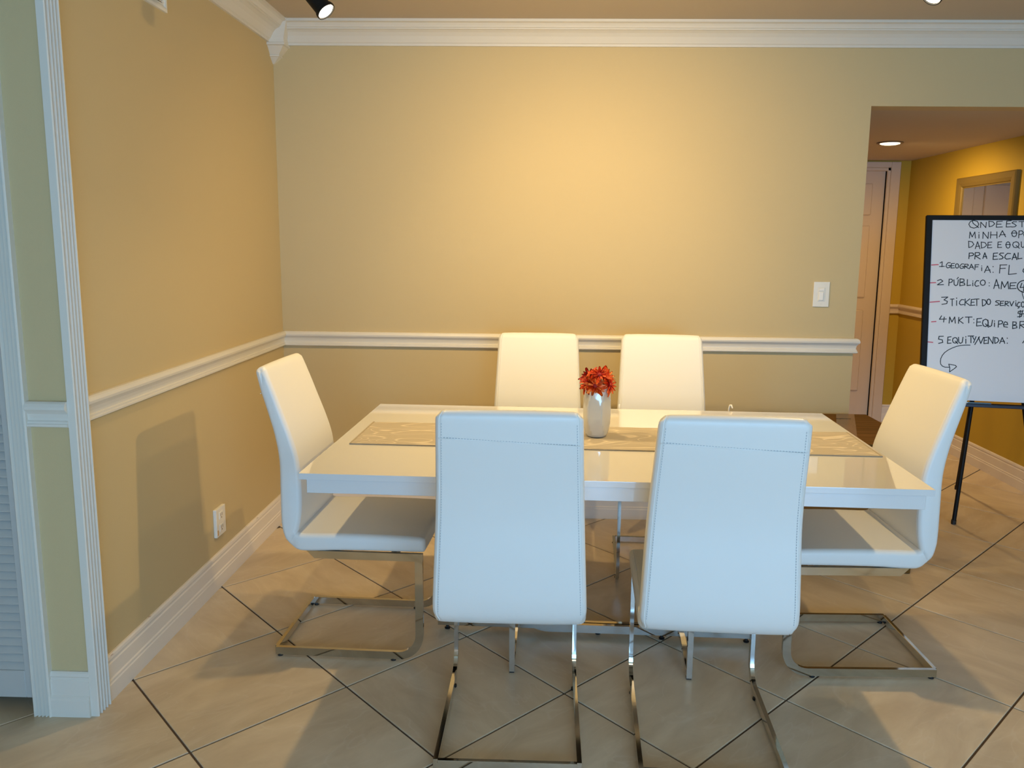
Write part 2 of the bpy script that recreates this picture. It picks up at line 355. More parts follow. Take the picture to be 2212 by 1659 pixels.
for k in range(8):
    s = bpy.data.objects.new('slat', vme); C.objects.link(s); s.parent = ve; s.location = (.006, 0, -.042+k*.012); s.rotation_euler = (0, R(35), 0)

# ---------------------------------------------------------------- track light
tr = thing('track_light', 'track light with black adjustable spot heads above the dining table', 'light', (1.6, -1.25, CZ))
box('track_rail', (-1.25, -.017, -.022), (1.25, .017, 0), blackm, tr, .002)
for k, (p, d, pw, cone) in enumerate(HEADS):
    p = Vector(p); d = Vector(d).normalized(); loc = p-Vector((1.6, -1.25, CZ))
    q = d.to_track_quat('Z', 'Y').to_matrix().to_4x4(); q.translation = loc
    bm = bmesh.new(); lathe(bm, [(.018, -.110), (.026, -.107), (.028, -.100), (.029, -.03), (.0295, -.012), (.033, -.010), (.0345, -.004), (.034, .002), (.0305, .003), (.029, -.002), (.0, -.003)], 32, mtx=q)
    h = from_bm('spot_head', bm, blackm, tr, 40)
    bm = bmesh.new(); lathe(bm, [(.0, -.003), (.0285, -.002), (.026, .0005), (.014, .002), (.0, .0025)], 32, mtx=q); from_bm('lens', bm, lensm, h, 60)
    piv = loc-d*.06; bm = bmesh.new(); side = d.cross(Vector((0, 0, 1))).normalized()*.036
    top = Vector((piv.x, piv.y, -.02))
    tube(bm, [piv+side, piv+side+Vector((0, 0, .045)), piv+Vector((0, 0, .075)), Vector((piv.x, 0, -.021))], .005, 8)
    tube(bm, [piv-side, piv-side+Vector((0, 0, .045)), piv+Vector((0, 0, .074))], .005, 8)
    from_bm('yoke', bm, blackm, h, 40)
    spot('spot_lamp', tuple(p+d*.012), tuple(d), pw, WARM, cone, 1.0, .024)

# ---------------------------------------------------------------- dining table
TA = -.0255; TC = (1.564, -1.319)
tb = thing('dining_table', 'long white high-gloss dining table on a chrome strip base', 'table', (TC[0], TC[1], 0), TA)
TW, TD = 1.818, 1.013
box('tabletop', (-TW/2, -TD/2, .741), (TW/2, TD/2, .760), gloss, tb, .0015, 2)
boxes('apron', [((-TW/2+.020, -TD/2+.010, .698), (TW/2-.020, -TD/2+.030, .741)), ((-TW/2+.020, TD/2-.030, .698), (TW/2-.020, TD/2-.010, .741)), ((-TW/2+.020, -TD/2+.030, .698), (-TW/2+.040, TD/2-.030, .741)), ((TW/2-.040, -TD/2+.030, .698), (TW/2-.020, TD/2-.030, .741))], gloss, tb, .001)
box('mounting_plate', (-.64, -.30, .690), (.64, .30, .700), blackm, tb)
def strip(path, w, y0, y1, closed=False):
    """flat bar following a path in the (u, z) plane, thickness w, between y0 and y1"""
    bm = bmesh.new(); P = [Vector(p) for p in path]; rings = []
    for i, p in enumerate(P):
        a = (p-P[i-1]).normalized() if i else (P[1]-p).normalized(); b = (P[i+1]-p).normalized() if i < len(P)-1 else a
        na = Vector((-a.y, a.x)); nb = Vector((-b.y, b.x)); mm = na+nb; mm /= mm.dot(na)
        rings.append([bm.verts.new(v) for v in ((p.x+mm.x*w/2, y0, p.y+mm.y*w/2), (p.x+mm.x*w/2, y1, p.y+mm.y*w/2), (p.x-mm.x*w/2, y1, p.y-mm.y*w/2), (p.x-mm.x*w/2, y0, p.y-mm.y*w/2))])
    for a, b in zip(rings, rings[1:]):
        for k in range(4): bm.faces.new((a[k], a[(k+1) % 4], b[(k+1) % 4], b[k]))
    bm.faces.new(rings[0][::-1]); bm.faces.new(rings[-1]); return bm
def arc(cx, cz, r, a0, a1, n=8): return [(cx+r*math.cos(R(a0+(a1-a0)*k/n)), cz+r*math.sin(R(a0+(a1-a0)*k/n))) for k in range(n+1)]
# lateral loops (bar 50 mm tall): one from the left end, one from the right end, crossing in the middle
yb = .058
for (xa, xb) in ((-.590, .275), (-.290, .562)):
    left = xa < -.4
    h = .032
    path = ([(xa+.010, .69), (xa+.010, .031)] if left else [(xa+h/2, .69)]+arc(xa+h/2+.09, .121, .09, 180, 270))
    path += ([(xb-.010, .031), (xb-.010, .69)] if not left else arc(xb-h/2-.09, .121, .09, 270, 360)+[(xb-h/2, .69)])
    yy = yb if left else yb-.022
    bm = strip(path, h if False else .030, yy-.006, yy+.010)
    from_bm('base_loop', bm, chrome, tb, 30)
    for fx in ((xa+.03, (xa+xb)/2+.16) if left else ((xa+xb)/2+.1, xb-.02)):
        bm = bmesh.new(); lathe(bm, [(.010, 0), (.011, .004), (.006, .006), (.006, .018)], 12, (fx, yy+.002, 0)); from_bm('glide', bm, blackp, tb, 40)
# front-to-back loops
for sx in (-.297, .295):
    yf, yk = -.236, .30
    path = [(yf+.010, .69), (yf+.010, .075)]+arc(yf+.085, .075, .075, 180, 235, 6)+[(yf+.16, .038), (yk-.16, .038)]+arc(yk-.085, .075, .075, 305, 360, 6)+[(yk-.010, .69)]
    path = [(yf+.010, .69), (yf+.010, .018), (yf+.16, .058), (yk-.16, .058), (yk-.010, .020), (yk-.010, .69)]
    bm = strip(path, .020, -.009, .009)
    bmesh.ops.rotate(bm, verts=bm.verts, matrix=Matrix.Rotation(math.pi/2, 3, 'Z'))
    bmesh.ops.translate(bm, verts=bm.verts, vec=(sx, 0, 0))
    from_bm('base_leg', bm, chrome, tb, 30)
    for yy in (yf+.012, yk-.012): box('glide', (sx-.008, yy-.010, 0), (sx+.008, yy+.010, .011), blackp, tb)

# runner, vase, clips
ru = thing('table_runner', 'beige woven table runner laid lengthwise on the white table', 'table runner', (TC[0], TC[1], .760), TA)
runm = mat('beige embossed weave', (.40, .33, .21), .75)
def runner_mat(m):
    tc = N(m, 'ShaderNodeTexCoord'); mp = N(m, 'ShaderNodeMapping'); mp.inputs['Scale'].default_value = (1, 2.4, 1); L(m, tc.outputs['Object'], mp.inputs[0])
    n = N(m, 'ShaderNodeTexNoise', Scale=2.6, Detail=1.5, Distortion=1.0); L(m, mp.outputs[0], n.inputs['Vector'])
    mu = N(m, 'ShaderNodeMath', operation='MULTIPLY'); mu.inputs[1].default_value = 12; L(m, n.outputs[0], mu.inputs[0])
    pp = N(m, 'ShaderNodeMath', operation='PINGPONG'); pp.inputs[1].default_value = .5; L(m, mu.outputs[0], pp.inputs[0])
    r = N(m, 'ShaderNodeValToRGB'); e = r.color_ramp.elements; e[0].position = .0; e[0].color = (1, 1, 1, 1); e[1].position = .16; e[1].color = (0, 0, 0, 1); L(m, pp.outputs[0], r.inputs[0])
    mx = N(m, 'ShaderNodeMixRGB'); mx.inputs[1].default_value = (.40, .345, .265, 1); mx.inputs[2].default_value = (.60, .52, .40, 1); L(m, r.outputs[0], mx.inputs[0]); L(m, mx.outputs[0], B(m).inputs['Base Color'])
    n2 = N(m, 'ShaderNodeTexNoise', Scale=500.0, Detail=1); L(m, tc.outputs['Object'], n2.inputs['Vector'])
    ad = N(m, 'ShaderNodeMath', operation='MULTIPLY_ADD'); ad.inputs[1].default_value = .25; L(m, n2.outputs[0], ad.inputs[0]); L(m, r.outputs[0], ad.inputs[2])
    bp = N(m, 'ShaderNodeBump', Strength=.7, Distance=.002); L(m, ad.outputs[0], bp.inputs['Height']); L(m, bp.outputs[0], B(m).inputs['Normal'])
runner_mat(runm)
bm = bmesh.new(); NX, NY = 90, 16; x0, x1, y0, y1 = -.852, .893, -.163, .163; g = {}
for i in range(NX+1):
    for j in range(NY+1):
        x = x0+(x1-x0)*i/NX; y = y0+(y1-y0)*j/NY
        hgt = .0018+.0009*(1+math.sin(x*23+y*31)*math.cos(y*40-x*7))*(1 if 0 < i < NX and 0 < j < NY else .2)
        e = .003*math.sin(x*9)+.002*math.sin(x*31)
        g[i, j] = (bm.verts.new((x, y+(e if j == NY else 0), hgt+.0008)), bm.verts.new((x, y+(e if j == NY else 0), .0006)))
for i in range(NX):
    for j in range(NY):
        bm.faces.new((g[i, j][0], g[i+1, j][0], g[i+1, j+1][0], g[i, j+1][0])); bm.faces.new((g[i, j][1], g[i, j+1][1], g[i+1, j+1][1], g[i+1, j][1]))
for i in range(NX):
    for j in (0, NY): bm.faces.new((g[i, j][0], g[i, j][1], g[i+1, j][1], g[i+1, j][0]))
for j in range(NY):
    for i in (0, NX): bm.faces.new((g[i, j][0], g[i, j+1][0], g[i, j+1][1], g[i, j][1]))
from_bm('runner_cloth', bm, runm, ru, 60)
hem = mat('runner hem', (.33, .28, .20), .8)
bm = bmesh.new(); bx(bm, (x0-.001, y0-.002, .0004), (x1+.001, y0+.004, .0040), .0008); bx(bm, (x0-.002, y0, .0004), (x0+.004, y1, .0040), .0008); bx(bm, (x1-.004, y0, .0004), (x1+.002, y1, .0040), .0008)
from_bm('hem', bm, hem, ru)

VX, VY, VZ = 1.542, -1.295, .7640
va = thing('vase', 'faceted pearl white ceramic vase on the table runner', 'vase', (VX, VY, VZ), R(12))
bm = bmesh.new(); rings = []
HV = .175; nv = 48
prof = [(0, .029), (.002, .033), (.010, .038), (.025, .0425), (.045, .045), (.075, .0472), (.10, .0475), (.13, .0458), (.155, .0438), (.170, .0432), (HV, .0430), (HV, .0395), (.165, .039), (.06, .040), (.012, .034)]
for z, r in prof:
    ring = []
    for k in range(nv):
        a = 2*math.pi*k/nv; tw = R(28)*math.sin(z/HV*math.pi); f = 6
        aa = ((a+tw) % (2*math.pi/f))-math.pi/f
        fac = math.cos(math.pi/f)/math.cos(aa) if z > .004 else .95
        rr = r*(1+(fac-1)*(.9 if r < HV and z > .012 else .4))*1.07
        ring.append(bm.verts.new((rr*math.cos(a), rr*math.sin(a), z)))
    rings.append(ring)
for a, b in zip(rings, rings[1:]):
    for k in range(nv): bm.faces.new((a[k], a[(k+1) % nv], b[(k+1) % nv], b[k]))
bm.faces.new(rings[0][::-1]); bm.faces.new(rings[-1])
from_bm('vase_body', bm, vasem, va, 18)
# petals shared
def petal_mesh(m, ln, wd, curl):
    bm = bmesh.new(); rows = []
    for i in range(7):
        t = i/6; w = wd*math.sin(math.pi*(.09+.84*t**1.25))**.55; x = .006+ln*t; z = curl*(t*t)-.004*t
        rows.append([bm.verts.new((x, -w/2, z+.0015)), bm.verts.new((x, 0, z-.0006)), bm.verts.new((x, w/2, z+.0015))])
    for a, b in zip(rows, rows[1:]):
        for k in range(2): bm.faces.new((a[k], a[k+1], b[k+1], b[k]))
    g = bmesh.ops.solidify(bm, geom=bm.faces[:], thickness=.0007)
    me = bpy.data.meshes.new('petal'); bmesh.ops.recalc_face_normals(bm, faces=bm.faces); bm.to_mesh(me); bm.free(); me.materials.append(m)
    for p in me.polygons: p.use_smooth = True
    return me
PM = {k: [petal_mesh(m, l, .0112, c) for l, c in ((.034, -.006), (.030, -.013), (.035, .003))] for k, m in (('n', petm), ('r', petr), ('o', peto))}
flowers = [  # dx, dy, dz (from vase base), direction, kind, label
    ((.004, -.030, .222), (.05, -.75, .66), 'n', 'orange red gerbera flower at the top centre of the vase'),
    ((-.030, .000, .214), (-.45, -.45, .77), 'r', 'deep red gerbera flower at the upper left of the vase'),
    ((.034, -.004, .215), (.60, -.40, .69), 'o', 'light orange gerbera flower at the upper right of the vase'),
    ((-.038, -.026, .190), (-.78, -.58, .22), 'n', 'orange red gerbera flower hanging over the left rim of the vase'),
    ((-.010, -.044, .186), (-.12, -.95, .20), 'o', 'light orange gerbera flower drooping over the front rim of the vase'),
    ((.040, -.030, .188), (.80, -.50, .15), 'n', 'orange red gerbera flower hanging over the right rim of the vase'),
    ((.000, .030, .212), (.0, .45, .89), 'r', 'deep red gerbera flower at the back of the vase')]
centre = mat('dark red flower centre', (.30, .01, .01), .7)
for (dx, dy, dz), d, kind, lab in flowers:
    fo = thing('gerbera_flower', lab, 'flower', (VX, VY, VZ), 0, 'artificial gerberas in the vase')
    P = Vector((dx, dy, dz)); d = Vector(d).normalized(); q = d.to_track_quat('Z', 'Y')
    fm = q.to_matrix().to_4x4(); fm.translation = P
    for ringk, (n, mi, tilt, sc) in enumerate(((13, 0, 6, 1.0), (9, 2, 30, .68))):
        for k in range(n):
            o = bpy.data.objects.new('petal', PM[kind][(mi+k) % 3 if ringk == 0 else mi]); C.objects.link(o); o.parent = fo
            a = 2*math.pi*k/n+ringk*.2+random.uniform(-.08, .08)
            o.matrix_local = fm @ Matrix.Rotation(a, 4, 'Z') @ Matrix.Rotation(-R(tilt+random.uniform(-10, 8)), 4, 'Y') @ Matrix.Scale(sc*random.uniform(.9, 1.08), 4)
    bm = bmesh.new(); lathe(bm, [(.001, -.006), (.007, -.003), (.008, .003), (.005, .006), (.001, .007)], 14, mtx=fm); from_bm('flower_centre', bm, centre, fo, 50)
    bm = bmesh.new(); tube(bm, [P-d*.004, P-d*.02+Vector((0, 0, -.012)) if dz > .2 else Vector((dx*.55, dy*.5, .186)), (dx*.35, dy*.3, .155), (dx*.2, dy*.2, .04)], .0018, 6); from_bm('stem', bm, leafm, fo, 60)
bm = bmesh.new()
for k in range(9):
    a = k*2.4; p0 = Vector((.016*math.cos(a), .016*math.sin(a), .150)); p1 = Vector((.033*math.cos(a), .033*math.sin(a)-.004, .183+.004*(k % 3)))
    tube(bm, [p0, (p0+p1)/2+Vector((0, 0, .006)), p1], [.003, .009, .001], 6)
lf = from_bm('foliage', bm, leafm, None, 60); lf.location = (VX, VY, VZ); lf['label'] = 'dark leaves filling the vase mouth below the gerberas'; lf['category'] = 'foliage'
def clip(x, lab, hook):
    t = thing('plastic_clip', lab, 'clip', (x, -.800, .760), 0)
    bm = bmesh.new()
    if hook: tube(bm, [(-.004, .014, -.030), (-.004, .014, .004), (-.001, .012, .017), (.004, .008, .018), (.008, .004, .006)], [.0035, .0035, .004, .004, .003], 8)
    else: bx(bm, (-.004, .010, -.03), (.004, .018, .014), .002)
    from_bm('hook', bm, whitep, t, 50)
clip(2.125, 'curved white plastic hook standing up behind the table edge right of the back chairs', True)
clip(1.668, 'small straight white plastic tab behind the table edge beside the vase', False)

# ---------------------------------------------------------------- chairs
def cr(pts, n=4):
    out = []; P = [Vector(p) for p in pts]
    for i in range(len(P)-1):
        p0 = P[max(i-1, 0)]; p1 = P[i]; p2 = P[i+1]; p3 = P[min(i+2, len(P)-1)]
        for k in range(n):
            t = k/n; out.append(.5*((2*p1)+(-p0+p2)*t+(2*p0-5*p1+4*p2-p3)*t*t+(-p0+3*p1-3*p2+p3)*t**3))
    out.append(P[-1]); return out
CC, KK = (-.1985, .4110), (-.168, .4535)
outer = cr([(-.1840, .3975), CC, (-.2110, .4315), (-.2195, .462), (-.2235, .500), (-.2245, .60), (-.226, .70), (-.240, .785), (-.260, .857), (-.284, .935), (-.298, .990)], 4)[4:]
topc = cr([(-.298, .990), (-.2985, 1.003), (-.290, 1.013), (-.277, 1.0145), (-.265, 1.005)], 3)
inner = cr([(-.265, 1.005), (-.236, .930), (-.210, .858), (-.182, .780), (-.161, .705), (-.154, .62), (-.153, .55), (-.157, .50), (-.163, .470), KK], 4)
back_prof = outer+topc[1:]+inner[1:]
seat_prof = cr([KK, (-.150, .449), (-.08, .4505), (0, .452), (.12, .452), (.22, .450), (.254, .448)], 3)+cr([(.254, .448), (.267, .443), (.271, .433)], 3)[1:]+cr([(.271, .433), (.271, .408), (.266, .399), (.254, .397)], 3)[1:]+cr([(.254, .397), (.0, .395), (-.10, .390), (-.146, .3885), (-.166, .3905), (-.1840, .3975), CC, (-.2110, .4315)], 3)[1:-3]
def cnr(u, z): return .009*math.exp(-((u+.195)**2+(z-.402)**2)/.024**2)
def hwb(u, z): return .1865+(1.0-z)*.0425-.008*math.exp(-((z-1.018)/.012)**2)-(cnr(u, z) if u < -.1 else 0)
def hws(u, z): return .2118-(u+.2)*.002-cnr(u, z)
def loft(prof, hw):
    n = len(prof); nor = []
    ar = sum(prof[i].x*prof[(i+1) % n].y-prof[(i+1) % n].x*prof[i].y for i in range(n))
    for i in range(n):
        d = prof[(i+1) % n]-prof[i-1]; nn = Vector((-d.y, d.x)).normalized()
        q = prof[i]
        if (q-Vector(CC)).length < 1e-6: nor.append((Vector(KK)-Vector(CC)).normalized())
        elif (q-Vector(KK)).length < 1e-6: nor.append((Vector(CC)-Vector(KK)).normalized())
        else: nor.append(nn if ar > 0 else -nn)
    st = [(0, .014), (.0014, .0090), (.0050, .0038), (.0100, .0010), (.0120, .0022), (.0142, .0003), (.02, 0), (.06, -.0012), (.12, -.002)]
    st = [(-1, d, i) for d, i in st]+[(1, d, i) for d, i in reversed(st)]
    bm = bmesh.new(); rings = []
    for sg, d, ins in st:
        rings.append([bm.verts.new((p.x+q.x*ins, sg*(hw(p.x, p.y)-d), p.y+q.y*ins)) for p, q in zip(prof, nor)])
    for a, b in zip(rings, rings[1:]):
        for k in range(n): bm.faces.new((a[k], a[(k+1) % n], b[(k+1) % n], b[k]))
    f = [bm.faces.new(rings[0][::-1]), bm.faces.new(rings[-1])]
    bmesh.ops.triangulate(bm, faces=f); return bm
def interp(z):
    for a, b in zip(outer, outer[1:]):
        if a.y <= z <= b.y: return a.x+(b.x-a.x)*(z-a.y)/(b.y-a.y)
    return outer[-1].x
ch = thing('dining_chair', '', 'chair', (0, 0, 0), 0, 'white dining chairs around the table')
from_bm('backrest', loft(back_prof, hwb), vinyl, ch, 42); from_bm('seat', loft(seat_prof, hws), vinyl, ch, 42)
bm = bmesh.new(); zz = .44
while zz < .985:
    for sg in (-1, 1):
        u = interp(zz); y = sg*(hwb(0, zz)-.017); bx(bm, (u-.0014, y-.0007, zz), (u+.002, y+.0007, zz+.0042))
    zz += .0075
y = -.168
while y < .168:
    zc = .937+.008*(y/.17); u = interp(zc); bx(bm, (u-.0022, y, zc-.0008), (u+.002, y+.0045, zc+.0008)); y += .0075
from_bm('stitching', bm, seamm, ch)['kind'] = 'stuff'
bm = bmesh.new(); tube(bm, [(interp(.934+.008*(k/10))-.0006, -.180+.036*k, .934+.008*((k-5)/5)) for k in range(11)], .0016, 6); from_bm('seam', bm, vinyl, ch, 60)
FW = .2035
legpath = [(-.138, .3770), (.2480, .3770), (.2480, .100)]+arc(.1725, .095, .075, 0, -90, 8)+[(-.259, .020)]
for sg in (-1, 1):
    y0, y1 = (sg*FW, sg*(FW-.013)) if sg > 0 else (sg*(FW-.013), sg*FW)
    bm = strip(legpath, .027, min(y0, y1), max(y0, y1))
    for v in bm.verts:
        if v.co.x < -.13 and v.co.z > .35: v.co.x += (.3905-v.co.z)*1.0
    bmesh.ops.bevel(bm, geom=[e for e in bm.edges if len(e.link_faces) == 2 and e.calc_face_angle(0) > 1.2], offset=.0015, segments=2, affect='EDGES')
    from_bm('leg', bm, chrome, ch, 35)
box('floor_bar', (-.265, -FW+.012, .0065), (-.252, FW-.012, .0335), chrome, ch, .0012, 1)
box('seat_bar', (-.05, -FW+.012, .366), (-.03, FW-.012, .3895), chrome, ch, .0012, 1); box('seat_bar', (.15, -FW+.012, .366), (.17, FW-.012, .3895), chrome, ch, .0012, 1)
for u in (-.245, .155):
    for sg in (-1, 1):
        bm = bmesh.new(); lathe(bm, [(.009, 0), (.010, .002), (.009, .0075), (.004, .008)], 14, (u, sg*(FW-.008), 0)); from_bm('glide', bm, blackp, ch, 40)
CH = [  # centre x, y, heading (deg), label
    (.700, -1.280, -2.0, 'white dining chair at the left end of the table, facing right'),
    (2.421, -1.322, 181.5, 'white dining chair at the right end of the table, in front of the whiteboard'),
    (1.272, -1.792, 90.0, 'near side white dining chair seen from behind, the left one of the pair'),
    (1.843, -1.815, 87.5, 'near side white dining chair seen from behind, the right one, turned slightly'),
    (1.323, -.615, 270.0, 'white dining chair against the back wall, left of the flower vase'),
    (1.884, -.612, 267.0, 'white dining chair against the back wall, right of the flower vase')]
for i, (x, y, a, lab) in enumerate(CH):
    o = ch if i == 0 else copy_tree(ch)
    o.location = (x, y, 0); o.rotation_euler = (0, 0, R(a)); o['label'] = lab

# ---------------------------------------------------------------- whiteboard easel
th, tl = R(9.5), R(9.0)
P0 = Vector((3.306, .08, .634)); BW, BH = .76, .975
rr = Vector((math.cos(th), -math.sin(th), 0)); n0 = Vector((-math.sin(th), -math.cos(th), 0))
uu = Vector((0, 0, 1))*math.cos(tl)-n0*math.sin(tl); nn = rr.cross(uu)
BM_ = Matrix((rr, uu, nn)).transposed().to_4x4()      # local x right, y up the board, z out of the board
eb = thing('whiteboard_easel', 'black framed whiteboard on an easel with handwriting in marker, in the hall opening', 'whiteboard', (3.68, .12, 0))
MB = Matrix.Translation(P0-Vector((3.68, .12, 0))) @ BM_
box('board_panel', (.02, .02, -.012), (BW-.02, BH-.02, 0), wbm, eb, mtx=MB)
bm = bmesh.new(); F = .029
for a, b in (((0, 0, -.018), (BW, .008, .006)), ((0, BH-F*.85, -.018), (BW, BH, .006)), ((0, .006, -.018), (F, BH-.02, .006)), ((BW-F, .006, -.018), (BW, BH-.02, .006))): bx(bm, a, b, .002, 1, MB)
from_bm('board_frame', bm, blackm, eb)
bm = bmesh.new(); bx(bm, (.03, -.012, -.004), (.73, .004, .045), .002, 1, MB); from_bm('marker_tray', bm, mat('dark blue tray', (.008, .010, .03), .3), eb)
bm = bmesh.new(); bx(bm, (.18, .004, .018), (.335, .013, .03), .003, 1, MB); tt = from_bm('eraser', bm, mat('slate blue marker', (.10, .19, .27), .5), eb)
def ink(name, data, m, zoff):
    bm = bmesh.new()
    for st in data:
        w = .0019*st[0]/100; pts = [Vector((st[i]/1e4, st[i+1]/1e4, 0)) for i in range(1, len(st), 2)]
        for a, b in zip(pts, pts[1:]):
            if a.x > BW-.03: continue
            d = (b-a); d = d.normalized() if d.length > 1e-5 else Vector((1, 0, 0)); s = Vector((-d.y, d.x, 0))*w; a2 = a-d*w*.7; b2 = b+d*w*.7
            v = [bm.verts.new(MB @ Vector((q.x, q.y, zz))) for zz in (.0002, zoff) for q in (a2-s, b2-s, b2+s, a2+s)]
            bm.faces.new(v[4:8]); bm.faces.new(v[0:4][::-1])
            for k in range(4): bm.faces.new((v[k], v[(k+1) % 4], v[4+(k+1) % 4], v[4+k]))
    return from_bm(name, bm, m, eb)
